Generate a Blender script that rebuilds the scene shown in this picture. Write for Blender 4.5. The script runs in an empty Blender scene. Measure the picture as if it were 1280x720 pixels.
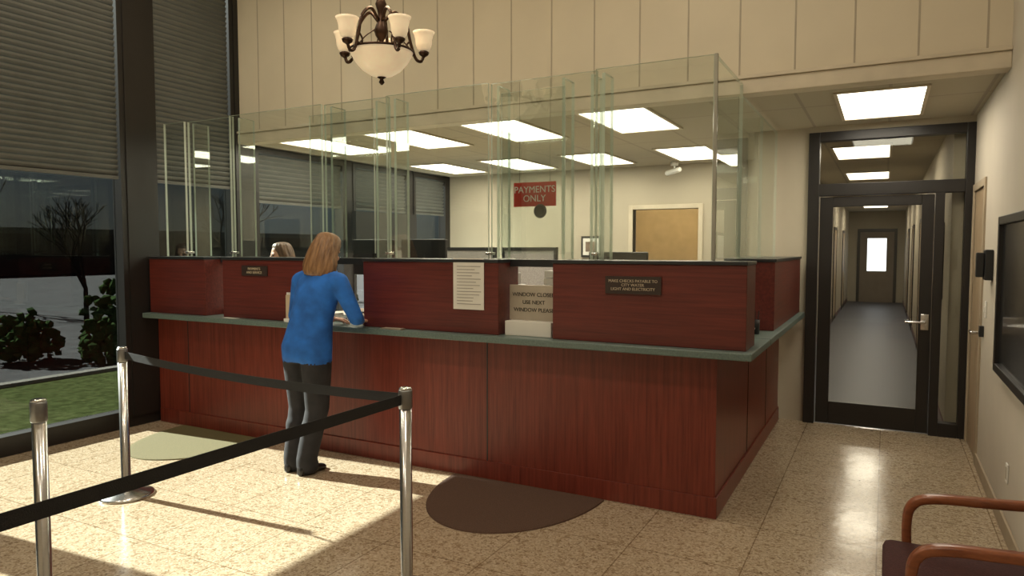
import bpy, bmesh, math, random
from mathutils import Vector, Matrix
random.seed(7)
scene=bpy.context.scene
COL=scene.collection
try: scene.view_settings.view_transform='Standard'
except Exception: pass

# ---------------------------------------------------------------- materials
def _new(name):
    m=bpy.data.materials.new(name); m.use_nodes=True
    nt=m.node_tree; b=nt.nodes['Principled BSDF']; return m,nt,b
def N(nt,t,**k):
    n=nt.nodes.new(t)
    for a,v in k.items(): setattr(n,a,v)
    return n
def L(nt,a,b): nt.links.new(a,b)
def coords(nt,scale=(1,1,1)):
    tc=N(nt,'ShaderNodeTexCoord'); mp=N(nt,'ShaderNodeMapping'); mp.inputs['Scale'].default_value=scale
    L(nt,tc.outputs['Object'],mp.inputs['Vector']); return mp.outputs[0]
def ramp(nt,fac,stops):
    r=N(nt,'ShaderNodeValToRGB'); L(nt,fac,r.inputs[0]); e=r.color_ramp.elements
    while len(e)<len(stops): e.new(.5)
    for i,(p,c) in enumerate(stops): e[i].position=p; e[i].color=(*c,1)
    return r.outputs[0]
def plain(name,c,rough=.5,metal=0,var=.08,scale=6,bump=0,emit=None,es=0,coat=0,sc3=(1,1,1),spec=None):
    m,nt,b=_new(name)
    v=coords(nt,sc3); n=N(nt,'ShaderNodeTexNoise'); n.inputs['Scale'].default_value=scale; n.inputs['Detail'].default_value=4
    L(nt,v,n.inputs['Vector'])
    lo=tuple(x*(1-var) for x in c); hi=tuple(min(1,x*(1+var)) for x in c)
    L(nt,ramp(nt,n.outputs[0],[(.3,lo),(.7,hi)]),b.inputs['Base Color'])
    b.inputs['Roughness'].default_value=rough; b.inputs['Metallic'].default_value=metal
    if spec is not None: b.inputs['Specular IOR Level'].default_value=spec
    if coat: b.inputs['Coat Weight'].default_value=coat
    if bump:
        bp=N(nt,'ShaderNodeBump'); bp.inputs['Strength'].default_value=bump; bp.inputs['Distance'].default_value=.01
        L(nt,n.outputs[0],bp.inputs['Height']); L(nt,bp.outputs[0],b.inputs['Normal'])
    if emit: b.inputs['Emission Color'].default_value=(*emit,1); b.inputs['Emission Strength'].default_value=es
    return m
def wood(name,dark,light,sc,rough=.35):
    m,nt,b=_new(name)
    v=coords(nt,sc); n=N(nt,'ShaderNodeTexNoise'); n.inputs['Scale'].default_value=1; n.inputs['Detail'].default_value=8; n.inputs['Roughness'].default_value=.65
    L(nt,v,n.inputs['Vector'])
    L(nt,ramp(nt,n.outputs[0],[(.32,dark),(.5,tuple((a+c)/2 for a,c in zip(dark,light))),(.7,light)]),b.inputs['Base Color'])
    b.inputs['Roughness'].default_value=rough
    return m
MAH_V=wood('mahogany_vertical_grain',(.115,.018,.011),(.23,.043,.025),(60,60,2.2))
MAH_H=wood('mahogany_horizontal_grain',(.075,.013,.010),(.15,.027,.019),(2,50,50),.38)
MAH_EDGE=plain('mahogany_trim',(.075,.012,.009),.35)
CHAIRWOOD=wood('chair_wood',(.16,.045,.018),(.33,.11,.045),(8,30,30),.28)
COUNTER=plain('countertop_laminate',(.12,.165,.15),.3,var=.18,scale=90)
DARKLEDGE=plain('ledge_dark',(.02,.022,.025),.3)
BLACKFR=plain('black_bronze_frame',(.012,.010,.009),.4)
WALLUP=plain('wall_cream_panel',(.60,.53,.40),.75,var=.04,scale=2)
GROOVE=plain('panel_groove',(.38,.33,.25),.8)
WALLR=plain('wall_beige',(.50,.45,.37),.8,var=.03,scale=3)
WALLBACK=plain('wall_office',(.44,.39,.30),.8,var=.03,scale=3)
TRIMCREAM=plain('trim_cream',(.56,.49,.37),.6)
BASEB=plain('baseboard_tan',(.36,.29,.2),.6)
DOORTAN=wood('door_tan_wood',(.30,.22,.13),(.42,.31,.2),(18,18,1.2),.5)
CHROME=plain('brushed_steel',(.62,.61,.6),.22,metal=1,var=.05,sc3=(1,1,30))
BELT=plain('belt_black_webbing',(.012,.012,.013),.75,bump=.3,scale=250)
BRONZE=plain('bronze_metal',(.045,.022,.012),.38,metal=.7)
SHADE=plain('alabaster_glass',(.80,.66,.46),.35,emit=(1,.78,.5),es=.30,var=.1,scale=14)
MATRUB=plain('brown_floor_mat',(.085,.045,.028),.95,var=.35,scale=180,bump=.4)
MATOLV=plain('olive_floor_mat',(.12,.10,.04),.95,var=.3,scale=180,bump=.4)
LAMP=plain('troffer_diffuser',(.9,.88,.8),.5,emit=(1,.93,.78),es=4.2,var=.02)
PAPER=plain('paper_white',(.72,.70,.64),.8,var=.03)
SIGNRED=plain('sign_red',(.62,.035,.02),.45)
SIGNWHITE=plain('sign_lettering_white',(.85,.83,.78),.6)
SIGNGREY=plain('sign_greige',(.42,.37,.29),.5)
SIGNDARK=plain('sign_lettering_dark',(.03,.025,.02),.6)
PLAQUE=plain('plaque_dark',(.035,.022,.018),.35)
PLAQTXT=plain('plaque_lettering',(.5,.42,.3),.5)
MAROON=plain('chair_upholstery_maroon',(.055,.015,.014),.9,var=.3,scale=150,bump=.3)
SCREENM=plain('dark_tinted_panel',(.02,.022,.024),.12)
PLASTB=plain('black_plastic',(.015,.015,.016),.4)
PLASTW=plain('white_plastic',(.75,.73,.68),.4)
BLUE=plain('sweater_royal_blue',(.014,.12,.46),.85,var=.3,scale=9,bump=.25)
PANTS=plain('trousers_charcoal',(.018,.017,.020),.9,var=.3,scale=12,bump=.2)
SKIN=plain('skin',(.55,.30,.20),.55,var=.08,scale=20)
SHOE=plain('shoe_black_leather',(.012,.010,.010),.35)
EYE=plain('eye_dark',(.02,.015,.012),.2)
LIP=plain('lip',(.38,.11,.09),.5)
HAIRB=wood('hair_blonde_brown',(.10,.045,.018),(.36,.20,.09),(45,45,5),.5)
HAIRD=wood('hair_dark_brown',(.05,.025,.012),(.14,.07,.03),(45,45,5),.5)
BLOUSE=plain('blouse_grey',(.16,.15,.16),.85,var=.2,bump=.2)
BLIND=plain('blind_slats',(.09,.09,.08),.5)
ASPH=plain('asphalt',(.035,.035,.036),1,var=.2,scale=3,spec=0)
CURB=plain('concrete_kerb',(.10,.095,.085),.9,spec=0)
GRASS=plain('lawn',(.026,.032,.012),1,var=.4,scale=12,spec=0)
BARK=plain('tree_bark',(.014,.011,.009),.9,var=.3,scale=20,spec=0)
LEAF=plain('shrub_leaves',(.016,.028,.010),.9,var=.6,scale=22,bump=1,spec=0)
BRICK=plain('brick_facade',(.075,.06,.05),.9,var=.25,scale=1.4,spec=0)
CORRFL=plain('corridor_carpet',(.045,.047,.062),.45,var=.25,scale=90)
DESKM=plain('desk_laminate',(.30,.25,.19),.5)

def floor_mat():
    m,nt,b=_new('floor_terrazzo_tile')
    v=coords(nt)
    vo=N(nt,'ShaderNodeTexVoronoi'); vo.inputs['Scale'].default_value=110; L(nt,v,vo.inputs['Vector'])
    vo2=N(nt,'ShaderNodeTexVoronoi'); vo2.inputs['Scale'].default_value=50; L(nt,v,vo2.inputs['Vector'])
    sep=N(nt,'ShaderNodeSeparateColor'); L(nt,vo.outputs['Color'],sep.inputs[0])
    c1=ramp(nt,sep.outputs[0],[(0,(.24,.175,.11)),(.22,(.37,.285,.19)),(.7,(.44,.345,.235)),(1,(.52,.43,.315))])
    sep2=N(nt,'ShaderNodeSeparateColor'); L(nt,vo2.outputs['Color'],sep2.inputs[0])
    f2=ramp(nt,sep2.outputs[1],[(0,(1,1,1)),(.86,(1,1,1)),(.9,(.72,.67,.6)),(1,(.65,.58,.52))])
    mx=N(nt,'ShaderNodeMix',data_type='RGBA',blend_type='MULTIPLY'); mx.inputs[0].default_value=.8
    L(nt,c1,mx.inputs[6]); L(nt,f2,mx.inputs[7])
    br=N(nt,'ShaderNodeTexBrick'); br.offset=0; br.inputs['Scale'].default_value=1; br.inputs['Brick Width'].default_value=.61; br.inputs['Row Height'].default_value=.61
    br.inputs['Mortar Size'].default_value=.0035; br.inputs['Color1'].default_value=(1,1,1,1); br.inputs['Color2'].default_value=(.94,.94,.94,1); br.inputs['Mortar'].default_value=(.55,.5,.45,1)
    L(nt,v,br.inputs['Vector'])
    m2=N(nt,'ShaderNodeMix',data_type='RGBA',blend_type='MULTIPLY'); m2.inputs[0].default_value=1
    L(nt,mx.outputs[2],m2.inputs[6]); L(nt,br.outputs[0],m2.inputs[7]); L(nt,m2.outputs[2],b.inputs['Base Color'])
    n=N(nt,'ShaderNodeTexNoise'); n.inputs['Scale'].default_value=2.5; L(nt,v,n.inputs['Vector'])
    r=N(nt,'ShaderNodeMapRange'); r.inputs[3].default_value=.10; r.inputs[4].default_value=.22; L(nt,n.outputs[0],r.inputs[0]); L(nt,r.outputs[0],b.inputs['Roughness'])
    bp=N(nt,'ShaderNodeBump'); bp.inputs['Strength'].default_value=.06; bp.inputs['Distance'].default_value=.02
    n2=N(nt,'ShaderNodeTexNoise'); n2.inputs['Scale'].default_value=9; L(nt,v,n2.inputs['Vector']); L(nt,n2.outputs[0],bp.inputs['Height']); L(nt,bp.outputs[0],b.inputs['Normal'])
    b.inputs['Specular IOR Level'].default_value=.6
    return m
FLOORM=floor_mat()
def ceil_mat():
    m,nt,b=_new('ceiling_acoustic_tile')
    v=coords(nt); br=N(nt,'ShaderNodeTexBrick'); br.offset=0; br.inputs['Scale'].default_value=1; br.inputs['Brick Width'].default_value=.61; br.inputs['Row Height'].default_value=1.22
    br.inputs['Mortar Size'].default_value=.012; br.inputs['Color1'].default_value=(.38,.33,.24,1); br.inputs['Color2'].default_value=(.40,.35,.26,1); br.inputs['Mortar'].default_value=(.30,.26,.20,1)
    L(nt,v,br.inputs['Vector']); L(nt,br.outputs[0],b.inputs['Base Color']); b.inputs['Roughness'].default_value=.9
    return m
CEILM=ceil_mat()
def glass(name,tint,ior=1.45,boost=1.0):
    m=bpy.data.materials.new(name); m.use_nodes=True; nt=m.node_tree; nt.nodes.clear()
    o=N(nt,'ShaderNodeOutputMaterial'); t=N(nt,'ShaderNodeBsdfTransparent'); t.inputs[0].default_value=(*tint,1)
    g=N(nt,'ShaderNodeBsdfGlossy'); g.inputs['Roughness'].default_value=.0; g.inputs[0].default_value=(.95,1,.97,1)
    fr=N(nt,'ShaderNodeFresnel'); fr.inputs[0].default_value=ior
    ge=N(nt,'ShaderNodeNewGeometry'); s=N(nt,'ShaderNodeMath',operation='SUBTRACT'); s.inputs[0].default_value=boost
    L(nt,ge.outputs['Backfacing'],s.inputs[1]); mu=N(nt,'ShaderNodeMath',operation='MULTIPLY',use_clamp=True)
    L(nt,fr.outputs[0],mu.inputs[0]); L(nt,s.outputs[0],mu.inputs[1])
    mx=N(nt,'ShaderNodeMixShader'); L(nt,mu.outputs[0],mx.inputs[0]); L(nt,t.outputs[0],mx.inputs[1]); L(nt,g.outputs[0],mx.inputs[2]); L(nt,mx.outputs[0],o.inputs[0])
    return m
GLASS=glass('ballistic_glass',(.935,.96,.942),2.05)
WGLASS=glass('window_tinted_glass',(.46,.49,.49),1.5)
OGLASS=glass('office_window_glass',(.80,.84,.85),1.5)
DGLASS=glass('door_glass',(.86,.86,.84),1.5)
def edge_mat():
    m=bpy.data.materials.new('glass_polished_edge'); m.use_nodes=True; nt=m.node_tree; b=nt.nodes['Principled BSDF']
    b.inputs['Base Color'].default_value=(.58,.64,.55,1); b.inputs['Roughness'].default_value=.2
    t=N(nt,'ShaderNodeBsdfTransparent'); t.inputs[0].default_value=(.84,.9,.85,1)
    mx=N(nt,'ShaderNodeMixShader'); mx.inputs[0].default_value=.7
    L(nt,t.outputs[0],mx.inputs[1]); L(nt,b.outputs[0],mx.inputs[2]); L(nt,mx.outputs[0],nt.nodes['Material Output'].inputs[0])
    return m
GEDGE=edge_mat()

# ---------------------------------------------------------------- mesh helpers
def mkobj(name,bm,mats,parent=None,smooth=False,loc=None):
    me=bpy.data.meshes.new(name); bmesh.ops.recalc_face_normals(bm,faces=bm.faces[:]); bm.to_mesh(me); bm.free()
    if not isinstance(mats,(list,tuple)): mats=[mats]
    for m in mats: me.materials.append(m)
    if smooth:
        for p in me.polygons: p.use_smooth=True
    o=bpy.data.objects.new(name,me); COL.objects.link(o)
    if loc: o.location=loc
    if parent: o.parent=parent
    return o
def empty(name,loc=(0,0,0)):
    e=bpy.data.objects.new(name,None); e.empty_display_size=.1; e.location=loc; COL.objects.link(e); return e
def addbox(bm,x0,x1,y0,y1,z0,z1,mi=0,bev=0):
    vs=[bm.verts.new((x,y,z)) for z in(z0,z1) for y in(y0,y1) for x in(x0,x1)]
    fs=[bm.faces.new([vs[i] for i in q]) for q in((0,2,3,1),(4,5,7,6),(0,1,5,4),(2,6,7,3),(0,4,6,2),(1,3,7,5))]
    for f in fs: f.material_index=mi
    if bev:
        es=list({e for f in fs for e in f.edges})
        r=bmesh.ops.bevel(bm,geom=es,offset=bev,segments=2,affect='EDGES',profile=.5)
        for f in r['faces']: f.material_index=mi
    return fs
def box(name,x0,x1,y0,y1,z0,z1,mat,parent=None,bev=0):
    bm=bmesh.new(); addbox(bm,x0,x1,y0,y1,z0,z1,0,bev)
    return mkobj(name,bm,mat,parent)
def addloft(bm,rings,mi=0,cap=True,closed=True):
    vr=[[bm.verts.new(p) for p in r] for r in rings]
    n=len(rings[0])
    for a,b in zip(vr,vr[1:]):
        for i in range(n if closed else n-1):
            f=bm.faces.new((a[i],a[(i+1)%n],b[(i+1)%n],b[i])); f.material_index=mi
    if cap:
        for r in (vr[0][::-1],vr[-1]):
            f=bm.faces.new(r); f.material_index=mi
def ell(cx,cy,z,rx,ry,n=24,fn=None):
    out=[]
    for i in range(n):
        t=2*math.pi*i/n; k=fn(t) if fn else 1
        out.append((cx+rx*k*math.cos(t),cy+ry*k*math.sin(t),z))
    return out
def lathe(bm,prof,cx=0,cy=0,n=32,mi=0,cap=True):
    addloft(bm,[ell(cx,cy,z,max(r,1e-4),max(r,1e-4),n) for r,z in prof],mi,cap)
def frame_for(d):
    d=d.normalized(); a=Vector((0,0,1)) if abs(d.z)<.9 else Vector((1,0,0))
    u=a.cross(d).normalized(); return u,d.cross(u).normalized()
def capsule(bm,p0,p1,r0,r1,n=14,mi=0):
    p0=Vector(p0);p1=Vector(p1); d=(p1-p0).normalized(); u,v=frame_for(d); rings=[]
    for k in range(5):
        a=math.pi/2*(1-(k+.15)/4.15); rings.append((p0-d*r0*math.sin(a),r0*math.cos(a)))
    for k in range(4,-1,-1):
        a=math.pi/2*(1-(k+.15)/4.15); rings.append((p1+d*r1*math.sin(a),r1*math.cos(a)))
    addloft(bm,[[c+(u*math.cos(2*math.pi*i/n)+v*math.sin(2*math.pi*i/n))*r for i in range(n)] for c,r in rings],mi)
def catmull(pts,k=6):
    P=[Vector(p) for p in pts]; P=[2*P[0]-P[1]]+P+[2*P[-1]-P[-2]]; out=[]
    for i in range(1,len(P)-2):
        for j in range(k):
            t=j/k; a,b,c,d=P[i-1:i+3]
            out.append(.5*((2*b)+(c-a)*t+(2*a-5*b+4*c-d)*t*t+(3*b-a-3*c+d)*t**3))
    out.append(P[-2]); return out
def sweep(bm,pts,ru,rv,side=None,k=6,n=10,mi=0,taper=None,square=False):
    P=catmull(pts,k); rings=[]
    for i,p in enumerate(P):
        d=(P[min(i+1,len(P)-1)]-P[max(i-1,0)]).normalized()
        if side is not None:
            u=Vector(side); u=(u-d*u.dot(d)).normalized(); v=d.cross(u)
        else: u,v=frame_for(d)
        s=1 if taper is None else taper(i/(len(P)-1))
        r=[]
        for j in range(n):
            t=2*math.pi*(j+.5)/n; c,q=math.cos(t),math.sin(t)
            if square:
                e=.45; c=math.copysign(abs(c)**e,c); q=math.copysign(abs(q)**e,q)
            r.append(p+u*ru*s*c+v*rv*s*q)
        rings.append(r)
    addloft(bm,rings,mi)
def remeshed(name,bm,voxel,mats,parent,matfn=None,smooth_it=4,loc=None):
    bmesh.ops.recalc_face_normals(bm,faces=bm.faces[:])
    me=bpy.data.meshes.new(name+'_src'); bm.to_mesh(me); bm.free()
    o=bpy.data.objects.new(name+'_src',me); COL.objects.link(o)
    r=o.modifiers.new('r','REMESH'); r.mode='VOXEL'; r.voxel_size=voxel
    s=o.modifiers.new('s','SMOOTH'); s.iterations=smooth_it; s.factor=.5
    dg=bpy.context.evaluated_depsgraph_get(); dg.update()
    ev=bpy.data.meshes.new_from_object(o.evaluated_get(dg)); ev.name=name
    bpy.data.objects.remove(o,do_unlink=True)
    ev.materials.clear()
    for m in mats: ev.materials.append(m)
    for p in ev.polygons:
        p.use_smooth=True
        p.material_index=matfn(p.center) if matfn else 0
    ob=bpy.data.objects.new(name,ev); COL.objects.link(ob); ob.parent=parent
    if loc: ob.location=loc
    return ob
def text(name,body,size,loc,rot,mat,parent,align='CENTER',ext=.001,space=1.0):
    c=bpy.data.curves.new(name,'FONT'); c.body=body; c.size=size; c.align_x=align; c.align_y='CENTER'; c.extrude=ext; c.space_line=space
    c.materials.append(mat); o=bpy.data.objects.new(name,c); COL.objects.link(o); o.location=loc; o.rotation_euler=rot; o.parent=parent; return o
FRONT=(math.pi/2,0,0)

# ---------------------------------------------------------------- room constants
XR,XL,YB,YH,ZC,ZL=.65,-6.11,7.16,5.30,2.77,4.70
YW,XCL,YCE=9.40,-1.03,24.2
box('floor',XL-.2,XR+.2,-3.2,YB,-.1,0,FLOORM)
box('floor_office',XL-.2,XCL,YB,YW+.2,-.1,0,CORRFL)
box('floor_corridor',XCL,XR+.2,YB,YCE+.2,-.1,0,CORRFL)
box('floor_back_room',XL-.2,XCL-.12,YW+.2,YW+4,-.1,0,CORRFL)
box('ceiling',XL-.2,XR+.2,-3.2,YH+.15,ZL,ZL+.1,TRIMCREAM)
box('ceiling_office',XL-.2,XR+.2,YH,YCE+.2,ZC,ZC+.1,CEILM)
uw=empty('wall_upper')
box('wall_face',XL,XR,YH,YH+.15,ZC,ZL,WALLUP,uw)
bm=bmesh.new()
x=XL+.31
while x<XR:
    addbox(bm,x-.006,x+.006,YH-.0015,YH+.01,ZC+.12,ZL); x+=.372
mkobj('panel_grooves',bm,GROOVE,uw)
bm=bmesh.new(); addbox(bm,XL,XR,YH-.03,YH+.12,ZC-.02,ZC+.085,0,.006); addbox(bm,XL,XR,YH-.045,YH,ZC+.085,ZC+.11,0,.004)
mkobj('trim_1',bm,TRIMCREAM)
def wall_with_hole(name,axis,c0,c1,a0,a1,z1,holes,mat):
    bm=bmesh.new(); cur=a0
    def bb(s,e,z0,zz):
        if e-s<1e-4 or zz-z0<1e-4: return
        if axis=='x': addbox(bm,c0,c1,s,e,z0,zz)
        else: addbox(bm,s,e,c0,c1,z0,zz)
    for s,e,h0,h1 in sorted(holes):
        bb(cur,s,0,z1); bb(s,e,0,h0); bb(s,e,h1,z1); cur=e
    bb(cur,a1,0,z1); return mkobj(name,bm,mat)
wall_with_hole('wall_right','x',XR,XR+.15,-3.2,YH+.15,ZL,[],WALLR)
wall_with_hole('wall_right_rear','x',XR,XR+.15,YH+.15,YB+.06,ZC,[(6.33,7.02,0,2.12)],WALLR)
box('wall_closet',XR+.15,XR+.2,6.2,7.15,0,ZC,WALLR)
bm=bmesh.new(); addbox(bm,XR-.014,XR,-3.1,6.27,0,.10,0,.004); mkobj('baseboard_right',bm,BASEB)
d=empty('door_1')
bm=bmesh.new(); addbox(bm,XR-.015,XR+.16,6.27,6.33,0,2.18,0,.004); addbox(bm,XR-.015,XR+.16,7.02,7.08,0,2.18,0,.004); addbox(bm,XR-.015,XR+.16,6.33,7.02,2.12,2.18,0,.004); mkobj('door_casing',bm,BASEB,d)
box('door_leaf',XR+.002,XR+.042,6.335,7.015,.01,2.115,DOORTAN,d)
bm=bmesh.new(); capsule(bm,(XR+.01,6.42,1.0),(XR-.05,6.42,1.0),.014,.014); capsule(bm,(XR-.05,6.42,1.0),(XR-.05,6.54,1.0),.012,.010); mkobj('lever',bm,CHROME,d,True)
box('wall_front',XL-.2,XR+.2,-3.35,-3.2,0,ZL,WALLR)
wall_with_hole('wall_back','y',YW,YW+.12,XL,XCL-.12,ZC,[(-3.10,-2.20,0,2.18)],WALLBACK)
bm=bmesh.new()
for a,b in((-3.16,-3.10),(-2.20,-2.14)): addbox(bm,a,b,YW-.02,YW+.14,0,2.24,0,.004)
addbox(bm,-3.10,-2.20,YW-.02,YW+.14,2.18,2.24,0,.004); mkobj('door_2',bm,TRIMCREAM)
box('wall_back_room',XL,XCL-.12,YW+3.0,YW+3.1,0,ZC,plain('wall_back_room_warm',(.62,.47,.27),.8))
box('wall_back_room_side',-4.6,-4.5,YW+.12,YW+3.0,0,ZC,WALLBACK)
box('wall_corridor_left',XCL-.12,XCL,YB+.1,YCE,0,ZC,WALLBACK)
box('wall_corridor_right',.50,.60,YB+.1,YCE,0,ZC,WALLBACK)
box('wall_corridor_end',XCL-.12,.60,YCE,YCE+.1,0,ZC,WALLBACK)
box('wall_partition',XCL-.12,-.655,YB,YB+.1,0,ZC,WALLBACK)
bm=bmesh.new(); addbox(bm,XCL,XCL+.012,YB+.1,YCE,0,.1); mkobj('baseboard_corridor_left',bm,MAH_EDGE)
bm=bmesh.new(); addbox(bm,.488,.5,YB+.1,YCE,0,.1); mkobj('baseboard_corridor_right',bm,MAH_EDGE)
k=3
for side,ys in((0,(10.2,13.6,17.2,20.8)),(1,(9.3,12.4,16.2,19.5))):
    for yy in ys:
        e=empty('door_%d'%k); k+=1
        if side==0: x0,x1=XCL,XCL+.02
        else: x0,x1=.48,.5
        bm=bmesh.new(); addbox(bm,x0,x1,yy-.06,yy,0,2.12); addbox(bm,x0,x1,yy+.9,yy+.96,0,2.12); addbox(bm,x0,x1,yy,yy+.9,2.06,2.12); mkobj('casing',bm,BLACKFR,e)
        xx=(x0,x0+.012) if side==0 else (x1-.012,x1)
        box('leaf',xx[0],xx[1],yy,yy+.9,.01,2.06,DOORTAN,e)
for yy in (8.0,11.2):
    e=empty('notice_board'); box('board_frame',.475,.5,yy,yy+.9,1.15,1.9,BLACKFR,e); box('board_sheet',.470,.476,yy+.05,yy+.85,1.2,1.85,PAPER,e)
e=empty('door_11')
bm=bmesh.new(); addbox(bm,-.78,-.70,YCE-.06,YCE,0,2.24); addbox(bm,.22,.30,YCE-.06,YCE,0,2.24); addbox(bm,-.70,.22,YCE-.06,YCE,2.14,2.24); mkobj('casing',bm,BLACKFR,e)
bm=bmesh.new(); addbox(bm,-.70,.22,YCE-.05,YCE-.01,0,.95);addbox(bm,-.70,-.5,YCE-.05,YCE-.01,.95,1.95);addbox(bm,.02,.22,YCE-.05,YCE-.01,.95,1.95);addbox(bm,-.70,.22,YCE-.05,YCE-.01,1.95,2.14); mkobj('leaf',bm,plain('end_door_paint',(.2,.16,.12),.6),e)
box('lite',-.5,.02,YCE-.035,YCE-.025,.95,1.95,plain('frosted_daylit_glass',(.9,.9,.9),.5,emit=(.9,.95,1),es=2.2),e)

# ---------------------------------------------------------------- storefront door in partition
e=empty('door_12')
bm=bmesh.new()
def fb(x0,x1,z0,z1,dy=.05): addbox(bm,x0,x1,YB-dy,YB+dy,z0,z1,0,.004)
fb(-.655,-.56,0,2.715); fb(.585,.65,0,2.715); fb(-.56,.585,2.63,2.715); fb(-.56,.585,2.13,2.24); fb(.37,.44,0,2.13); fb(.44,.585,0,.12)
mkobj('aluminium_frame',bm,BLACKFR,e)
box('wall_over_door',-.655,.65,YB-.03,YB+.05,2.715,ZC,WALLBACK)
bm=bmesh.new()
def lf(x0,x1,z0,z1): addbox(bm,x0,x1,YB-.025,YB+.025,z0,z1,0,.004)
lf(-.55,-.44,.012,2.12); lf(.27,.365,.012,2.12); lf(-.44,.27,2.03,2.12); lf(-.44,.27,.012,.22)
mkobj('door_stiles',bm,BLACKFR,e)
bm=bmesh.new(); addbox(bm,-.44,.27,YB-.004,YB+.004,.22,2.03); addbox(bm,-.56,.585,YB-.004,YB+.004,2.24,2.63); addbox(bm,.44,.585,YB-.004,YB+.004,.12,2.13); mkobj('glazing',bm,DGLASS,e)
bm=bmesh.new(); addbox(bm,.285,.35,YB-.04,YB-.025,.93,1.07,0,.004); capsule(bm,(.315,YB-.03,1.0),(.315,YB-.085,1.0),.012,.012); capsule(bm,(.315,YB-.085,1.0),(.17,YB-.085,1.0),.012,.010)
mkobj('lever_handle',bm,CHROME,e,True)

# ---------------------------------------------------------------- left window wall
k=1
bays=[(-2.9,-.55),(-.35,1.75),(1.95,4.02),(4.28,5.24)]
box('wall_left_sill',XL-.15,XL,-3.2,YW+.1,0,.10,BLACKFR)
def window(y0,y1,z0,z1,blz,gm):
    global k
    e=empty('window_%d'%k); k+=1
    bm=bmesh.new()
    addbox(bm,XL-.12,XL+.01,y0,y0+.05,z0,z1); addbox(bm,XL-.12,XL+.01,y1-.05,y1,z0,z1); addbox(bm,XL-.12,XL+.01,y0+.05,y1-.05,z0,z0+.06); addbox(bm,XL-.12,XL+.01,y0+.05,y1-.05,z1-.06,z1)
    mkobj('frame',bm,BLACKFR,e)
    box('pane',XL-.10,XL-.09,y0+.05,y1-.05,z0+.06,z1-.06,gm,e)
    if blz:
        bm=bmesh.new(); z=blz+.02
        while z<z1-.06:
            prof=[(XL-.056,z-.026),(XL-.030,z-.012),(XL-.018,z+.008),(XL-.016,z+.026)]
            vv=[[bm.verts.new((px,yy,pz)) for yy in(y0+.055,y1-.055)] for px,pz in prof]
            for a,b in zip(vv,vv[1:]): bm.faces.new((a[0],a[1],b[1],b[0]))
            z+=.050
        addbox(bm,XL-.055,XL-.015,y0+.055,y1-.055,blz-.03,blz)
        mkobj('blind',bm,BLIND,e)
for a,b in bays: window(a,b,.10,ZL-.02,2.30,WGLASS)
for a,b in((5.5,6.95),(7.1,8.3),(8.42,9.3)): window(a,b,.10,ZC-.02,2.18,OGLASS)
bm=bmesh.new()
for a,b in((-3.2,-2.9),(-.55,-.35),(1.75,1.95),(4.02,4.28)): addbox(bm,XL-.15,XL+.02,a,b,.1,ZL)
addbox(bm,XL-.15,XL+.02,5.24,5.5,.1,ZL); addbox(bm,XL-.15,XL,6.95,7.1,.1,ZC); addbox(bm,XL-.15,XL,8.3,8.42,.1,ZC); addbox(bm,XL-.15,XL,9.3,9.5,.1,ZC)
mkobj('wall_left',bm,BLACKFR)

# ---------------------------------------------------------------- exterior
box('ground_parking',-60,XL-3.4,-40,50,-.25,-.12,ASPH)
box('ground_lawn',XL-3.4,XL-.16,-40,50,-.2,-.06,GRASS)
box('kerb',XL-3.55,XL-3.38,-40,50,-.2,-.02,CURB)
def tree(name,loc,s,dp=5):
    bm=bmesh.new()
    def br(p,d,l,r,dep):
        q=p+d*l; capsule(bm,p,q,r,r*.72,n=6)
        if dep==0: return
        for _ in range(3):
            nd=(d+Vector((random.uniform(-.7,.7),random.uniform(-.7,.7),random.uniform(-.15,.5)))).normalized()
            br(q,nd,l*random.uniform(.62,.82),r*.62,dep-1)
    br(Vector((0,0,0)),Vector((0,0,1)),1.0*s,.07*s,dp)
    mkobj(name,bm,BARK,None,False,loc)
tree('bare_tree',(-15,8.9,-.15),.95); tree('bare_tree.001',(-22,10.4,-.15),1.1); tree('bare_tree.002',(-20,17,-.15),1.3)
def shrub(name,x,y,r,h):
    bm=bmesh.new()
    for i in range(170):
        a=random.uniform(0,6.28); rr=r*math.sqrt(random.random()); zz=random.uniform(.05,h)*(1-.45*(rr/r)**2)
        bmesh.ops.create_icosphere(bm,subdivisions=1,radius=random.uniform(.05,.11)*r/.6,matrix=Matrix.Translation((rr*math.cos(a),rr*math.sin(a),zz)))
    for v in bm.verts: v.co+=Vector((random.uniform(-.03,.03),random.uniform(-.03,.03),random.uniform(-.03,.03)))
    mkobj(name,bm,LEAF,None,False,(x,y,-.1))
for i,(x,y,r,h) in enumerate([(-10.6,6.8,.55,1.35),(-11.8,6.0,.5,.8),(-11.2,9.6,.7,1.3),(-11.4,12.2,.8,1.2)]): shrub('shrub'+('' if i==0 else '.%03d'%i),x,y,r,h)
e=empty('building_across'); box('facade',-52,-50,-25,60,-.12,2.6,BRICK,e); box('roof_band',-52.1,-49.9,-25,60,2.6,3.0,CURB,e)

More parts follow.
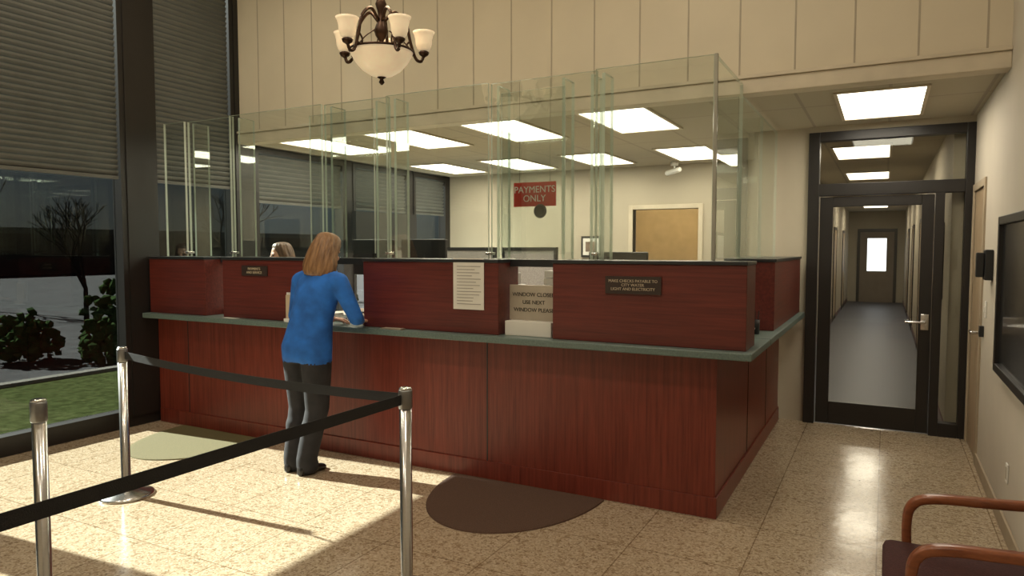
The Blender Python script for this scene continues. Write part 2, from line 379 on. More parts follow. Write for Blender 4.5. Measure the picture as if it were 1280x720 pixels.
# ---------------------------------------------------------------- teller counter
tc=empty('teller_counter')
YE,XE,ZT=4.12,-.655,1.05; YF,XF=4.29,-.88; GX,GY=-.93,4.40; ZG=2.82; ZGS=2.745
bm=bmesh.new()
addbox(bm,XL+.02,XF,YF,YF+.06,.0,ZT-.045); addbox(bm,XF-.06,XF,YF+.06,YB-.06,0,ZT-.045)
mkobj('counter_body',bm,MAH_V,tc)
bm=bmesh.new(); addbox(bm,XL+.03,XF+.012,YF-.012,YF,0,.13,0,.003); addbox(bm,XF,XF+.012,YF,YB-.06,0,.13,0,.003); mkobj('plinth',bm,MAH_V,tc)
bm=bmesh.new()
for xx in(-5.67,-4.07,-2.48): addbox(bm,xx-.004,xx+.004,YF-.003,YF+.01,.13,ZT-.045)
for yy in(5.4,6.3): addbox(bm,XF-.01,XF+.003,yy-.004,yy+.004,.13,ZT-.045)
mkobj('panel_seams',bm,DARKLEDGE,tc)
bm=bmesh.new()
addbox(bm,XL+.03,XE,YE,YE+.75,ZT-.045,ZT,0,.006); addbox(bm,XE-.75,XE,YE+.751,YB-.06,ZT-.045,ZT,0,.006)
mkobj('countertop',bm,COUNTER,tc)
ZB=1.55
boxes=[(XL+.04,-5.31),(-5.08,-4.12),(-3.52,-2.34),(-1.93,-.70)]
bm=bmesh.new(); bl=bmesh.new()
for a,b in boxes:
    dep=.30
    addbox(bm,a,b,4.20,4.20+dep,ZT+.001,ZB,0,.004); addbox(bl,a-.004,b+.004,4.19,4.20+dep+.01,ZB,ZB+.022,0,.003)
mkobj('front_pedestals',bm,MAH_H,tc); mkobj('pedestal_ledges',bl,DARKLEDGE,tc)
bm=bmesh.new(); bl=bmesh.new()
addbox(bm,-1.05,-.70,5.35,7.05,ZT+.001,ZB,0,.004); addbox(bl,-1.06,-.69,5.34,7.06,ZB,ZB+.022,0,.003)
mkobj('side_pedestals',bm,wood('mahogany_side_grain',(.075,.013,.010),(.15,.027,.019),(50,2,50),.38),tc); mkobj('side_ledge',bl,DARKLEDGE,tc)
bm=bmesh.new()
for a,b in((-5.31,-5.08),(-4.12,-3.52),(-2.34,-1.93)):
    addbox(bm,a,b,GY-.03,GY+.03,ZB-.03,ZB+.02)
mkobj('opening_rails',bm,DARKLEDGE,tc)
bm=bmesh.new()
for a,b in((-5.31,-5.08),(-4.12,-3.52),(-2.34,-1.93)):
    addbox(bm,a+.03,b-.03,4.36,4.6,ZT,ZT+.012,0,.003)
    addbox(bm,a+.03,a+.045,4.36,4.6,ZT+.012,ZT+.05); addbox(bm,b-.045,b-.03,4.36,4.6,ZT+.012,ZT+.05)
mkobj('deal_trays',bm,CHROME,tc)

# ---------------------------------------------------------------- glass
gl=empty('bullet_resistant_glass_screen')
def pane(name,x0,x1,y0,y1,z0,z1):
    bm=bmesh.new(); fs=addbox(bm,x0,x1,y0,y1,z0,z1)
    thin=min(x1-x0,y1-y0); ax=0 if (x1-x0)==thin else 1
    bm.normal_update()
    for f in fs:
        f.material_index=0 if abs(f.normal[ax])>.9 else 1
    return mkobj(name,bm,[GLASS,GEDGE],gl)
t=.022
joints=[XL+.05,-5.77,-5.17,-4.09,-3.43,-2.52,-1.71,GX]
for i,(a,b) in enumerate(zip(joints,joints[1:])):
    off=0 if i%2==0 else .035
    pane('front_pane_%d'%(i+1),a+.002,b-.002,GY-t+off,GY+off,ZB+.024,ZG)
for i,xx in enumerate((-5.74,-5.13,-4.05,-3.58,-3.40,-2.48,-1.97,-1.76,-1.68)):
    pane('fin_%d'%(i+1),xx-t/2,xx+t/2,GY+.055,GY+.22,ZB+.024,ZG-.01)
sj=[GY+.001,5.27,6.2,YB-.07]
for i,(a,b) in enumerate(zip(sj,sj[1:])):
    pane('side_pane_%d'%(i+1),GX-t,GX,a+.003,b-.003,ZB+.024,ZG if i==0 else ZGS-.005)
pane('baffle_1',-4.16,-3.50,GY-.085,GY-.085+.016,ZB+.06,ZG-.10)
pane('baffle_2',-2.38,-1.90,GY-.085,GY-.085+.016,ZB+.06,ZG-.10)
for i,(xx,yy) in enumerate(((GX-.20,5.28),(GX-.20,6.2))):
    pane('side_fin_%d'%(i+1),xx,xx+.17,yy-.01,yy+.012,ZB+.024,ZGS-.01)
bm=bmesh.new()
addbox(bm,GX-.014,GX+.008,GY-.024,GY-.001,ZB+.024,ZG+.004,0,.003)
mkobj('corner_post',bm,plain('clear_acrylic_post',(.30,.29,.24),.15),gl)
bm=bmesh.new()
for xx in joints[1:-1]:
    addbox(bm,xx-.02,xx+.02,GY-.028,GY+.045,ZB+.05,ZB+.07,0,.003)
mkobj('glass_clips',bm,CHROME,gl)

# ---------------------------------------------------------------- signs
s=empty('payments_only_sign'); SX,SZ=-2.20,2.03
box('board',SX-.165,SX+.165,GY+.075,GY+.083,SZ-.085,SZ+.085,SIGNRED,s)
text('lettering','PAYMENTS\nONLY',.066,(SX,GY+.073,SZ),FRONT,SIGNWHITE,s,space=.95)
bm=bmesh.new(); capsule(bm,(SX-.12,GY+.079,SZ+.08),(SX-.12,GY+.079,ZG),.0015,.0015,n=6); capsule(bm,(SX+.12,GY+.079,SZ+.08),(SX+.12,GY+.079,ZG),.0015,.0015,n=6); mkobj('cords',bm,CHROME,s)
bm=bmesh.new()
bmesh.ops.create_cone(bm,cap_ends=True,segments=32,radius1=.05,radius2=.04,depth=.02,matrix=Matrix.Translation((SX+.05,GY+.055,SZ-.12))@Matrix.Rotation(math.pi/2,4,'X')); mkobj('speak_through_grille',bm,PLASTB,gl)
s=empty('window_closed_sign')
bm=bmesh.new(); addbox(bm,-2.325,-1.945,4.335,4.35,ZT+.10,ZT+.345,0,.003); mkobj('board',bm,SIGNGREY,s)
text('lettering','WINDOW CLOSED\nUSE NEXT\nWINDOW PLEASE',.038,(-2.135,4.333,ZT+.225),FRONT,SIGNDARK,s,space=1.4)
bm=bmesh.new(); addbox(bm,-2.31,-1.96,4.24,4.35,ZT+.001,ZT+.10,0,.003); mkobj('stand',bm,PAPER,s)
s=empty('posted_notice')
box('sheet',-2.70,-2.45,4.192,4.196,ZT+.17,ZT+.53,PAPER,s)
bm=bmesh.new()
for i in range(13): 
    w=random.uniform(.12,.2); addbox(bm,-2.67,-2.67+w,4.1905,4.192,ZT+.47-i*.022,ZT+.475-i*.022)
mkobj('print_lines',bm,plain('print_grey',(.35,.33,.3),.8),s)
for nm,px,pz,w,h,tx,sz in(('name_plaque',-4.68,1.46,.30,.085,'PAYMENTS\nAND SERVICE',.03),('name_plaque.001',-1.38,1.42,.36,.11,'MAKE CHECKS PAYABLE TO\nCITY WATER\nLIGHT AND ELECTRICITY',.025)):
    s=empty(nm); box('plate',px-w/2,px+w/2,4.188,4.197,pz-h/2,pz+h/2,PLAQUE,s); text('lettering',tx,sz,(px,4.186,pz),FRONT,PLAQTXT,s)
s=empty('paper_stack'); bm=bmesh.new()
for i in range(8): addbox(bm,-2.2+random.uniform(-.01,.01),-1.98+random.uniform(-.01,.01),4.64+random.uniform(-.01,.01),4.84,ZT+.001+i*.055,ZT+.05+i*.055)
mkobj('sheets',bm,PAPER,s)
s=empty('leaflet_holder'); bm=bmesh.new(); addbox(bm,-4.30,-4.14,4.14,4.19,ZT+.001,ZT+.03); addbox(bm,-4.30,-4.14,4.175,4.19,ZT+.03,ZT+.24); mkobj('stand',bm,PLASTW,s); box('leaflets',-4.29,-4.15,4.155,4.174,ZT+.03,ZT+.22,plain('leaflet_tan',(.5,.4,.28),.7),s)
s=empty('card_terminal',(-.86,4.82,ZT+.001)); bm=bmesh.new(); addloft(bm,[[(x,-.05,0),(x,.05,0),(x,.05,.10),(x,-.05,.05)] for x in(-.04,.04)]); mkobj('housing',bm,PLASTB,s)
s=empty('pen_cup',(-.80,5.12,ZT+.001)); bm=bmesh.new(); lathe(bm,[(.035,0),(.038,.1),(.034,.1),(.031,.01)],n=20); mkobj('cup',bm,PLASTB,s,True)
bm=bmesh.new()
for a in range(4): capsule(bm,(.015*math.cos(a*1.6),.015*math.sin(a*1.6),.015),(.03*math.cos(a*1.6),.03*math.sin(a*1.6),.16),.004,.004,n=6)
mkobj('pens',bm,PLASTB,s)
s=empty('paper_pile'); bm=bmesh.new()
for i in range(4): addbox(bm,-1.02+i*.006,-.80+i*.004,4.90,5.08+i*.004,ZT+.001+i*.012,ZT+.011+i*.012)
mkobj('sheets',bm,PAPER,s)
s=empty('loose_form'); bm=bmesh.new(); addbox(bm,-5.02,-4.86,4.135,4.185,ZT+.001,ZT+.004); mkobj('sheet',bm,PAPER,s)
s=empty('clipboard'); bm=bmesh.new(); addbox(bm,-3.30,-3.12,4.128,4.19,ZT+.001,ZT+.008); mkobj('board',bm,DESKM,s)

# ---------------------------------------------------------------- office furniture
WZ=1.04
for nm,cx,cy,zz in(('computer_monitor',-4.22,5.2,1.40),('computer_monitor.001',-3.66,5.2,1.40),('computer_monitor.002',-1.85,5.25,1.29)):
    s=empty(nm,(cx,cy,0))
    bm=bmesh.new(); addbox(bm,-.24,.24,-.02,.02,zz,zz+.33,0,.008); addbox(bm,-.11,.11,-.08,.12,WZ+.002,WZ+.017,0,.003); addbox(bm,-.025,.025,-.055,-.021,WZ+.017,zz+.2); mkobj('housing',bm,PLASTB,s)
s=empty('work_desk'); bm=bmesh.new(); addbox(bm,-4.7,-1.6,4.95,5.55,WZ-.04,WZ,0,.004)
for xx in(-4.65,-3.0,-1.7): addbox(bm,xx,xx+.04,4.98,5.5,0,WZ-.04)
mkobj('desk_frame',bm,DESKM,s)
s=empty('printer',(-2.95,5.25,WZ+.001)); bm=bmesh.new(); addbox(bm,-.22,.22,-.18,.18,0,.30,0,.02); addbox(bm,-.16,.16,-.05,.17,.30,.40,0,.01); mkobj('casing',bm,plain('printer_grey',(.3,.29,.27),.5),s)
bm=bmesh.new(); addbox(bm,-.15,.15,-.24,-.18,.10,.115); addbox(bm,-.14,.14,.08,.1,.4,.52); mkobj('paper_trays',bm,PAPER,s)
for i,(x0,x1,yy) in enumerate(((-5.6,-4.1,7.3),(-4.0,-3.3,7.3))):
    s=empty('cubicle_partition'+('' if i==0 else '.001')); box('panel',x0+.03,x1-.03,yy-.02,yy+.02,.08,1.62,plain('cubicle_fabric_grey',(.22,.21,.20),.95,var=.2,scale=120,bump=.2),s)
    bm=bmesh.new(); addbox(bm,x0,x0+.03,yy-.03,yy+.03,0,1.66); addbox(bm,x1-.03,x1,yy-.03,yy+.03,0,1.66); addbox(bm,x0+.03,x1-.03,yy-.03,yy+.03,1.62,1.66); addbox(bm,x0+.03,x1-.03,yy-.03,yy+.03,.04,.08); mkobj('frame',bm,PLASTB,s)
for nm,cx,cy in(('filing_cabinet',-5.2,9.0),('filing_cabinet.001',-4.7,9.0)):
    s=empty(nm,(cx,cy,0)); bm=bmesh.new(); addbox(bm,-.23,.23,-.3,.3,0,1.32,0,.006); mkobj('carcass',bm,PLASTW,s)
    bm=bmesh.new()
    for i in range(4): addbox(bm,-.21,.21,-.312,-.3,.04+i*.32,.33+i*.32,0,.004); addbox(bm,-.05,.05,-.33,-.312,.2+i*.32,.22+i*.32)
    mkobj('drawers',bm,DESKM,s)
s=empty('picture_frame'); YQ=YW-.002
box('frame',-3.86,-3.56,YQ-.025,YQ,1.52,1.82,PLASTB,s); box('mount',-3.83,-3.59,YQ-.03,YQ-.025,1.55,1.79,PAPER,s); box('print',-3.79,-3.63,YQ-.033,YQ-.03,1.60,1.74,plain('print_brown',(.2,.14,.1),.6,var=.5,scale=9),s)
s=empty('security_camera'); bm=bmesh.new(); lathe(bm,[(.05,2.72),(.05,ZC-.001)],-2.45,9.1,20); capsule(bm,(-2.45,9.1,2.72),(-2.45,9.1,2.66),.012,.012); capsule(bm,(-2.38,9.06,2.66),(-2.55,9.14,2.63),.035,.035); mkobj('housing',bm,PLASTW,s,True)
s=empty('wall_display'); box('bezel',-6.0,-5.93,6.95,8.25,1.62,2.12,PLASTB,s); bm=bmesh.new(); addbox(bm,-6.10,-6.0,7.5,7.7,1.75,1.95); mkobj('bracket',bm,PLASTB,s)

# ---------------------------------------------------------------- troffers
def troffer(nm,cx,cy,zc=ZC,w=.56,l=1.16,power=24):
    s=empty(nm,(cx,cy,zc)); bm=bmesh.new()
    for a in((-w/2-.025,-w/2,-l/2-.025,l/2+.025),(w/2,w/2+.025,-l/2-.025,l/2+.025),(-w/2,w/2,-l/2-.025,-l/2),(-w/2,w/2,l/2,l/2+.025)): addbox(bm,a[0],a[1],a[2],a[3],-.014,-.001)
    mkobj('frame',bm,TRIMCREAM,s); box('diffuser',-w/2,w/2,-l/2,l/2,-.008,-.001,LAMP,s)
    ld=bpy.data.lights.new('tube_light','AREA'); ld.shape='RECTANGLE'; ld.size=w*.95; ld.size_y=l*.95; ld.energy=power; ld.color=(1,.89,.70)
    lo=bpy.data.objects.new('tube_light',ld); COL.objects.link(lo); lo.parent=s; lo.location=(0,0,-.02)
tr=[(-.06,6.22)]+[(x,5.98) for x in(-2.0,-3.15,-4.27,-5.4)]+[(x,8.38) for x in(-2.05,-3.22,-4.35,-5.45)]+[(-.27,y) for y in(9.2,12.2,15.2,18.2,21.2)]
for i,(a,b) in enumerate(tr): troffer('ceiling_troffer'+('' if i==0 else '.%03d'%i),a,b,power=14 if i==0 else 16 if i<9 else 17)
ld=bpy.data.lights.new('bulb','POINT'); ld.energy=50; ld.color=(1,.8,.5); ld.shadow_soft_size=.1
s=empty('back_room_lamp',(-3.2,YW+1.6,2.5)); bm=bmesh.new(); lathe(bm,[(.16,.265),(.15,.23),(.08,.19)]); mkobj('dome',bm,SHADE,s,True); o=bpy.data.objects.new('bulb',ld); COL.objects.link(o); o.parent=s; o.location=(0,0,0)

for i,(a,b) in enumerate([(-5,1.2),(-3,1.2),(-1,1.2),(-5,3.6),(-3,2.4),(-1,3.6),(-3,-1.2),(-.6,-1.2)]):  # added ambient fill for the lobby, shaped as downlights in the unseen ceiling
    s=empty('added_fill_downlight'+('' if i==0 else '.%03d'%i),(a,b,ZL)); bm=bmesh.new(); lathe(bm,[(.13,-.001),(.13,-.012),(.105,-.012)],cap=False); mkobj('trim_ring',bm,TRIMCREAM,s,True)
    bm=bmesh.new(); lathe(bm,[(.105,-.004),(.104,-.006)]); mkobj('lens',bm,LAMP,s)
    ld=bpy.data.lights.new('fill_lamp','AREA'); ld.shape='DISK'; ld.size=.3; ld.energy=22; ld.color=(1,.88,.70)
    o=bpy.data.objects.new('fill_lamp',ld); COL.objects.link(o); o.parent=s; o.location=(0,0,-.02)

# ---------------------------------------------------------------- chandelier
ch=empty('chandelier',(-2.77,3.50,0)); zb=2.70
bm=bmesh.new(); lathe(bm,[(.012,zb+.0),(.07,zb+.014),(.12,zb+.045),(.16,zb+.09),(.185,zb+.135),(.192,zb+.15),(.185,zb+.15),(.15,zb+.09),(.0,zb+.04)],n=40); mkobj('bowl_shade',bm,SHADE,ch,True)
bm=bmesh.new()
lathe(bm,[(.006,zb-.045),(.018,zb-.03),(.01,zb-.012),(.028,zb),(.006,zb+.006)],n=16)
lathe(bm,[(.195,zb+.148),(.199,zb+.155),(.195,zb+.162)],n=40,cap=False)
lathe(bm,[(.014,zb+.05),(.014,zb+.22),(.035,zb+.25),(.045,zb+.28),(.03,zb+.32),(.016,zb+.35),(.022,zb+.40),(.035,zb+.44),(.018,zb+.49),(.010,zb+.52),(.008,ZL-.05)],n=16)
lathe(bm,[(.065,ZL-.001),(.06,ZL-.03),(.02,ZL-.05)],n=24)
for i in range(3):
    a=2*math.pi*i/3+.4; c,s_=math.cos(a),math.sin(a); sweep(bm,[(c*.19,s_*.19,zb+.155),(c*.13,s_*.13,zb+.22),(c*.05,s_*.05,zb+.28)],.004,.004,n=6)
AO=.77
for i in range(5):
    a=2*math.pi*i/5+AO; c,s_=math.cos(a),math.sin(a)
    sweep(bm,[(c*r,s_*r,zb+z) for r,z in((.02,.34),(.08,.40),(.15,.34),(.18,.22),(.21,.13),(.245,.115),(.262,.155))],.010,.010,n=8)
    sweep(bm,[(c*r,s_*r,zb+z) for r,z in((.18,.24),(.15,.20),(.16,.165),(.185,.175))],.006,.006,n=6)
    lathe(bm,[(.006,zb+.14),(.028,zb+.155),(.034,zb+.17),(.018,zb+.182)],c*.262,s_*.262,16)
mkobj('bronze_frame',bm,BRONZE,ch,True)
bm=bmesh.new()
for i in range(5):
    a=2*math.pi*i/5+AO; c,s_=math.cos(a)*.262,math.sin(a)*.262
    lathe(bm,[(.02,zb+.175),(.040,zb+.19),(.050,zb+.22),(.052,zb+.25),(.060,zb+.28),(.068,zb+.295),(.063,zb+.295),(.047,zb+.25),(.044,zb+.22),(.013,zb+.19)],c,s_,24)
mkobj('tulip_shades',bm,SHADE,ch,True)
ld=bpy.data.lights.new('bulbs','POINT'); ld.energy=10; ld.color=(1,.78,.5); ld.shadow_soft_size=.12; o=bpy.data.objects.new('bulbs',ld); COL.objects.link(o); o.parent=ch; o.location=(0,0,zb+.55)

# ---------------------------------------------------------------- mats
for nm,cx,mm in(('floor_mat',-2.16,MATRUB),('floor_mat.001',-5.15,MATOLV)):
    bm=bmesh.new(); n=40
    def half(sx,sy,z): return [(cx+sx*math.cos(math.pi+math.pi*i/n),YF-.03+sy*math.sin(math.pi+math.pi*i/n),z) for i in range(n+1)]
    addloft(bm,[half(.58,.86,.001),half(.575,.855,.008),half(.55,.83,.010)]); mkobj(nm,bm,mm)

# ---------------------------------------------------------------- stanchions
def stanchion(nm,x,y,h=1.0):
    s=empty(nm,(x,y,0)); bm=bmesh.new()
    lathe(bm,[(.17,.0),(.17,.012),(.16,.02),(.06,.04),(.034,.05),(.029,.06),(.029,h-.10)],n=32)
    lathe(bm,[(.029,h-.012),(.03,h-.004),(.022,h),(.001,h)],n=32)
    mkobj('pole',bm,CHROME,s,True)
    bm=bmesh.new(); lathe(bm,[(.031,h-.10),(.033,h-.095),(.033,h-.017),(.031,h-.012)],n=32); mkobj('belt_head',bm,plain('stanchion_head',(.25,.25,.25),.3,metal=.8),s,True)
    return s
def belt(nm,a,b,z,sag,par):
    bm=bmesh.new(); A=Vector(a);B=Vector(b); d=(B-A); n=16; perp=Vector((-d.y,d.x,0)).normalized()*.0015; rings=[]
    for i in range(n+1):
        t=i/n; p=A+d*t; zz=z-sag*4*t*(1-t)
        rings.append([(p.x+perp.x,p.y+perp.y,zz-.024),(p.x+perp.x,p.y+perp.y,zz+.024),(p.x-perp.x,p.y-perp.y,zz+.024),(p.x-perp.x,p.y-perp.y,zz-.024)])
    addloft(bm,rings); o=mkobj(nm,bm,BELT); o.parent=par; o.matrix_parent_inverse=Matrix.Translation(par.location).inverted(); return o
PA=(-1.97,2.64,0);PB=(-4.44,2.86,0);PC=(-3.22,1.69,0);PD=(-2.0,.35,0)
A=stanchion('stanchion_post',PA[0],PA[1]);B=stanchion('stanchion_post.001',PB[0],PB[1]);C=stanchion('stanchion_post.002',PC[0],PC[1]);D=stanchion('stanchion_post.003',PD[0],PD[1])
def cut(a,b,r=.034):
    a=Vector(a);b=Vector(b);d=(b-a).normalized();return a+d*r,b-d*r
belt('belt',*cut(PB,PA),.945,.03,A); belt('belt_long',*cut(PA,PD),.945,.0,D)

# ---------------------------------------------------------------- right wall things
s=empty('wall_notice_case'); y0,y1,z0,z1=4.0,5.18,.90,1.84
bm=bmesh.new(); addbox(bm,XR-.05,XR-.001,y0,y0+.05,z0,z1,0,.004); addbox(bm,XR-.05,XR-.001,y1-.05,y1,z0,z1,0,.004); addbox(bm,XR-.05,XR-.001,y0+.05,y1-.05,z0,z0+.05,0,.004); addbox(bm,XR-.05,XR-.001,y0+.05,y1-.05,z1-.05,z1,0,.004); mkobj('case_frame',bm,BLACKFR,s)
box('case_panel',XR-.03,XR-.001,y0+.05,y1-.05,z0+.05,z1-.05,SCREENM,s)
s=empty('card_reader_phone'); bm=bmesh.new(); addbox(bm,XR-.05,XR-.001,5.74,5.86,1.43,1.64,0,.008); addbox(bm,XR-.10,XR-.05,5.76,5.80,1.45,1.62,0,.008); addbox(bm,XR-.08,XR-.05,5.82,5.86,1.5,1.6,0,.004); mkobj('body',bm,PLASTB,s)
s=empty('light_switch'); bm=bmesh.new(); addbox(bm,XR-.008,XR-.001,6.0,6.07,1.15,1.27,0,.002); addbox(bm,XR-.016,XR-.008,6.025,6.045,1.19,1.23); mkobj('plate',bm,PLASTW,s)
s=empty('door_button'); bm=bmesh.new(); addbox(bm,XR-.03,XR-.001,6.12,6.18,1.0,1.08,0,.004); mkobj('box',bm,PLASTB,s)
s=empty('wall_outlet'); bm=bmesh.new(); addbox(bm,XR-.008,XR-.001,4.78,4.85,.31,.42,0,.002); mkobj('plate',bm,PLASTW,s)
box('sockets',XR-.010,XR-.0075,4.80,4.83,.33,.40,SIGNGREY,s)

# ---------------------------------------------------------------- armchair
ac=empty('waiting_room_armchair',(.33,2.97,0))
bm=bmesh.new()
for sy in(-.27,.27):
    sweep(bm,[(-.20,sy,0),(-.21,sy,.25),(-.225,sy,.52),(-.20,sy,.615),(-.12,sy,.645),(.02,sy,.655),(.16,sy,.665),(.25,sy,.68)],.024,.018,side=(0,1,0),n=12,k=8,square=True)
    sweep(bm,[(.245,sy,0),(.22,sy,.3),(.225,sy,.5),(.25,sy,.72),(.275,sy,.90)],.018,.022,side=(0,1,0),n=12,square=True)
    sweep(bm,[(-.20,sy,.36),(0,sy,.35),(.22,sy,.35)],.014,.025,side=(0,1,0),n=10,square=True)
sweep(bm,[(-.20,-.27,.35),(-.20,0,.35),(-.20,.27,.35)],.014,.028,side=(1,0,0),n=10,square=True)
sweep(bm,[(.225,-.27,.35),(.225,0,.35),(.225,.27,.35)],.014,.028,side=(1,0,0),n=10,square=True)
mkobj('wood_frame',bm,CHAIRWOOD,ac,True)
bm=bmesh.new(); addbox(bm,-.31,.22,-.24,.24,.38,.47,0,.03); o=mkobj('seat_cushion',bm,MAROON,ac,True)
bm=bmesh.new(); addbox(bm,.19,.25,-.24,.24,.50,.90,0,.025); mkobj('back_cushion',bm,MAROON,ac,True)

# ---------------------------------------------------------------- people
def hand(bm,w,f,n,flip):
    w=Vector(w); f=Vector(f).normalized(); n=Vector(n); n=(n-f*n.dot(f)).normalized(); s=f.cross(n)*flip
    rings=[]
    for t,hw,ht in((-.02,.024,.019),(0,.026,.018),(.03,.036,.016),(.06,.041,.014),(.085,.040,.012),(.095,.034,.009)):
        rings.append([w+f*t+s*hw*math.cos(2*math.pi*i/16)+n*ht*math.sin(2*math.pi*i/16) for i in range(16)])
    addloft(bm,rings)
    for so,ln,st in((-.031,.062,.078),(-.0105,.078,.085),(.0105,.084,.086),(.031,.074,.080)):
        p=w+f*st+s*so; ang=.10; r=.0088
        for frac,da in((.45,.12),(.30,.42),(.25,.35)):
            ang+=da; d=(f*math.cos(ang)-n*math.sin(ang)+s*so*1.5).normalized(); q=p+d*ln*frac
            capsule(bm,p,q,r,r*.9,n=10); p=q; r*=.9
    p=w+f*.025+s*.03; r=.0105
    for d0,l in((f*.6+s*.8-n*.2,.035),(f*.85+s*.45-n*.25,.03),(f*.95+s*.15-n*.3,.024)):
        q=p+d0.normalized()*l; capsule(bm,p,q,r,r*.9,n=10); p=q; r*=.9
def person(name,loc,rotz,P):
    e=empty(name,loc); e.rotation_euler=(0,0,rotz); g=P.get('leg_k',1); ak=P.get('arm_k',1)
    bm=bmesh.new()
    addloft(bm,[ell(cx,cy,z,rx,ry,28) for cx,cy,z,rx,ry in P['torso']])
    for sd in('L','R'):
        a=P['arm'+sd]; capsule(bm,a[0],a[1],.062*ak,.046*ak); capsule(bm,a[1],a[2],.048*ak,.031)
        capsule(bm,(a[0][0]*.45,a[0][1],a[0][2]+.03),a[0],.055*ak,.062*ak)
        l=P['leg'+sd]; capsule(bm,l[0],l[1],.092*g,.070*g,n=18); capsule(bm,l[1],l[2],.068*g,.060*g,n=16)
        kn=Vector(l[1]); an=Vector(l[2]); mid=kn.lerp(an,.35)+Vector((0,-.018,0)); capsule(bm,mid,kn.lerp(an,.6),.062*g,.058*g)
        capsule(bm,an,an+Vector((0,.01,-.035)),.060*g,.066*g)
    capsule(bm,P['neck'][0],P['neck'][1],.052,.048)
    hem=P['hem']; nz=P['neck'][0][2]+.045; wr=[Vector(P['arm'+s_][2]) for s_ in'LR']
    def mf(c):
        if min((c-w).length for w in wr)<.034: return 2
        if c.z>nz and (c-Vector(P['neck'][0])).length<.13 and abs(c.x-P['neck'][0][0])<.07: return 2
        if c.z<hem: return 1
        return 0
    remeshed('body',bm,.011,[P['top'],PANTS,SKIN],e,mf,5)
    bm=bmesh.new()
    for s_,fl in(('L',P.get('flL',1)),('R',P.get('flR',-1))):
        a=P['arm'+s_]; fd,nd=P['hand'+s_]; hand(bm,a[2],fd,nd,fl)
    remeshed('hands',bm,.0035,[SKIN],e,None,2)
    bm=bmesh.new()
    for s_ in'LR':
        an=Vector(P['leg'+s_][2]); dx=P.get('toe',0)
        rings=[]
        for yy,hw,h in((-.075,.020,.05),(-.065,.032,.075),(-.03,.038,.09),(.02,.038,.085),(.07,.042,.062),(.12,.045,.048),(.16,.038,.038),(.178,.02,.026)):
            cx=an.x+dx*yy; rings.append([(cx+hw*math.cos(t)*1.0,an.y+yy,max(.002,h/2+h/2*math.sin(t))) for t in[2*math.pi*i/18 for i in range(18)]])
        addloft(bm,rings)
    remeshed('shoes',bm,.006,[SHOE],e,None,2)
    hd=empty('head',P['head']); hd.parent=e; hd.rotation_euler=P['headrot']
    bm=bmesh.new()
    addloft(bm,[ell(0,cy,z,rx,ry,28) for z,cy,rx,ry in((-.118,.035,.012,.014),(-.112,.034,.032,.032),(-.095,.024,.046,.056),(-.07,.012,.056,.075),(-.04,.004,.064,.086),(0,0,.071,.093),(.035,-.004,.074,.096),(.07,-.008,.070,.090),(.095,-.010,.056,.074),(.112,-.012,.034,.046),(.118,-.012,.012,.016))])
    capsule(bm,(0,.088,.012),(0,.108,-.028),.008,.013); capsule(bm,(-.012,.098,-.033),(.012,.098,-.033),.008,.008)
    capsule(bm,(-.018,.083,-.062),(.018,.083,-.062),.009,.009); capsule(bm,(0,.075,-.098),(0,.07,-.102),.016,.016)
    capsule(bm,(-.045,.078,.022),(-.015,.088,.022),.008,.008); capsule(bm,(.045,.078,.022),(.015,.088,.022),.008,.008)
    for sx in(-1,1):
        sweep(bm,[(sx*.070,.0,-.03),(sx*.078,-.01,-.01),(sx*.084,-.018,.02),(sx*.074,-.005,.03)],.008,.006,n=8)
        capsule(bm,(sx*.04,.068,-.03),(sx*.035,.06,-.045),.022,.02)
    capsule(bm,(0,-.02,-.06),(0,-.03,-.16),.052,.05)
    remeshed('face',bm,.0045,[SKIN],hd,None,3)
    bm=bmesh.new()
    for sx in(-1,1): bmesh.ops.create_icosphere(bm,subdivisions=2,radius=.010,matrix=Matrix.Translation((sx*.030,.0835,.005)))
    mkobj('eyes',bm,EYE,hd,True)
    bm=bmesh.new(); capsule(bm,(-.02,.0915,-.062),(.02,.0915,-.062),.0045,.0045); mkobj('lips',bm,LIP,hd,True)
    bm=bmesh.new()
    def hf(ph): return lambda t:1+.03*math.sin(9*t+ph)+.022*math.sin(19*t-ph*1.7)+.015*math.sin(37*t+ph*2)
    H=P['hair']
    addloft(bm,[ell(0,cy,z,rx,ry,96,hf(z*16)) for z,cy,rx,ry in H])
    mkobj('hair',bm,P['hairmat'],hd,True)
    return e
BOB=((.138,-.015,.010,.012),(.134,-.015,.036,.042),(.122,-.016,.062,.072),(.10,-.018,.082,.092),(.06,-.026,.097,.100),(.02,-.036,.104,.098),(-.02,-.045,.112,.094),(-.06,-.05,.120,.090),(-.10,-.052,.126,.086),(-.135,-.052,.122,.082),(-.16,-.053,.108,.074),(-.172,-.053,.085,.058),(-.165,-.053,.05,.034))
LONGBOB=BOB[:8]+((-.10,-.052,.130,.088),(-.14,-.052,.132,.086),(-.175,-.053,.124,.08),(-.20,-.054,.100,.068),(-.212,-.055,.07,.05),(-.20,-.055,.04,.03))
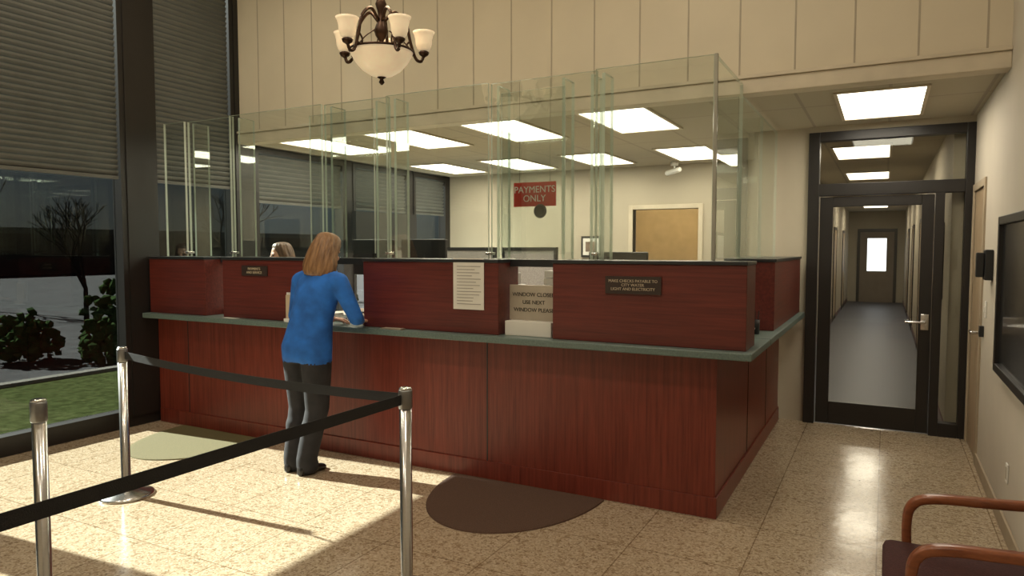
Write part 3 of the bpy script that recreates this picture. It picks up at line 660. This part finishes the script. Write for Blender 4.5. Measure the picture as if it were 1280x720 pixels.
W=dict(
 torso=[(0,.0,.83,.175,.135),(0,.0,.86,.200,.155),(0,.0,.94,.205,.158),(0.01,.01,1.02,.192,.146),(0.02,.025,1.12,.178,.133),(.035,.045,1.22,.183,.132),(.05,.065,1.33,.192,.13),(.06,.08,1.41,.19,.115),(.065,.09,1.47,.15,.095),(.07,.095,1.515,.08,.07)],
 armR=[(.25,.08,1.405),(.375,.12,1.15),(.20,.355,1.10)], armL=[(-.135,.08,1.405),(-.235,.11,1.14),(-.09,.345,1.10)],
 handR=((-.35,1,-.12),(0,0,1)),handL=((.25,1,-.12),(0,0,1)),flL=1,flR=-1,arm_k=1.15,leg_k=1.24,
 legR=[(.095,.0,.86),(.075,.02,.48),(.02,-.04,.10)], legL=[(-.095,.0,.86),(-.115,.035,.48),(-.125,-.03,.10)],
 neck=[(.07,.10,1.49),(.07,.13,1.58)],hem=.825,top=BLUE,head=(.075,.145,1.625),headrot=(-.25,.10,.15),hair=LONGBOB,hairmat=HAIRB)
person('woman_customer',(-3.72,3.80,0),-.05,W)
T=dict(
 torso=[(0,0,.80,.17,.12),(0,0,.92,.175,.125),(0,0,1.05,.145,.108),(0,.005,1.2,.155,.115),(0,0,1.32,.165,.115),(0,-.005,1.38,.165,.10),(0,-.01,1.43,.12,.08),(0,-.01,1.46,.065,.06)],
 armR=[(.18,0,1.365),(.23,-.01,1.09),(.215,.07,.86)],armL=[(-.18,0,1.365),(-.23,-.01,1.09),(-.215,.07,.86)],
 handR=((0,.15,-1),(1,0,0)),handL=((0,.15,-1),(-1,0,0)),flL=1,flR=-1,
 legR=[(.085,0,.84),(.09,.01,.47),(.09,-.02,.10)],legL=[(-.085,0,.84),(-.09,.01,.47),(-.09,-.02,.10)],
 neck=[(0,-.01,1.44),(0,.0,1.52)],hem=.80,top=BLOUSE,head=(0,.02,1.575),headrot=(-.05,0,0),hair=BOB,hairmat=HAIRD)
person('bank_teller',(-5.45,5.25,0),math.pi-.5,T)

# ---------------------------------------------------------------- light & world
w=bpy.data.worlds.new('World'); scene.world=w; w.use_nodes=True; nt=w.node_tree; bg=nt.nodes['Background']
sk=N(nt,'ShaderNodeTexSky'); sk.sky_type='HOSEK_WILKIE'; sk.turbidity=5; sk.sun_direction=Vector((-.8,-.2,.55)).normalized()
L(nt,sk.outputs[0],bg.inputs[0]); bg.inputs[1].default_value=.55
sd=bpy.data.lights.new('sun','SUN'); sd.energy=78; sd.angle=.012; sd.color=(1,.95,.85)
so=bpy.data.objects.new('sun',sd); COL.objects.link(so)
az=math.radians(4); el=math.radians(33.2); dv=Vector((math.cos(el)*math.cos(az),math.cos(el)*math.sin(az),-math.sin(el)))
so.rotation_euler=dv.to_track_quat('-Z','Y').to_euler(); so.location=(-12,5,8)

# ---------------------------------------------------------------- camera
cam=bpy.data.cameras.new('camera'); cam.sensor_width=36; cam.lens=877.4/1280*36; cam.clip_start=.05; cam.clip_end=300
co=bpy.data.objects.new('camera',cam); COL.objects.link(co); co.location=(0,0,1.65)
co.rotation_euler=(math.radians(90-3.25),0,math.radians(28.0)); scene.camera=co
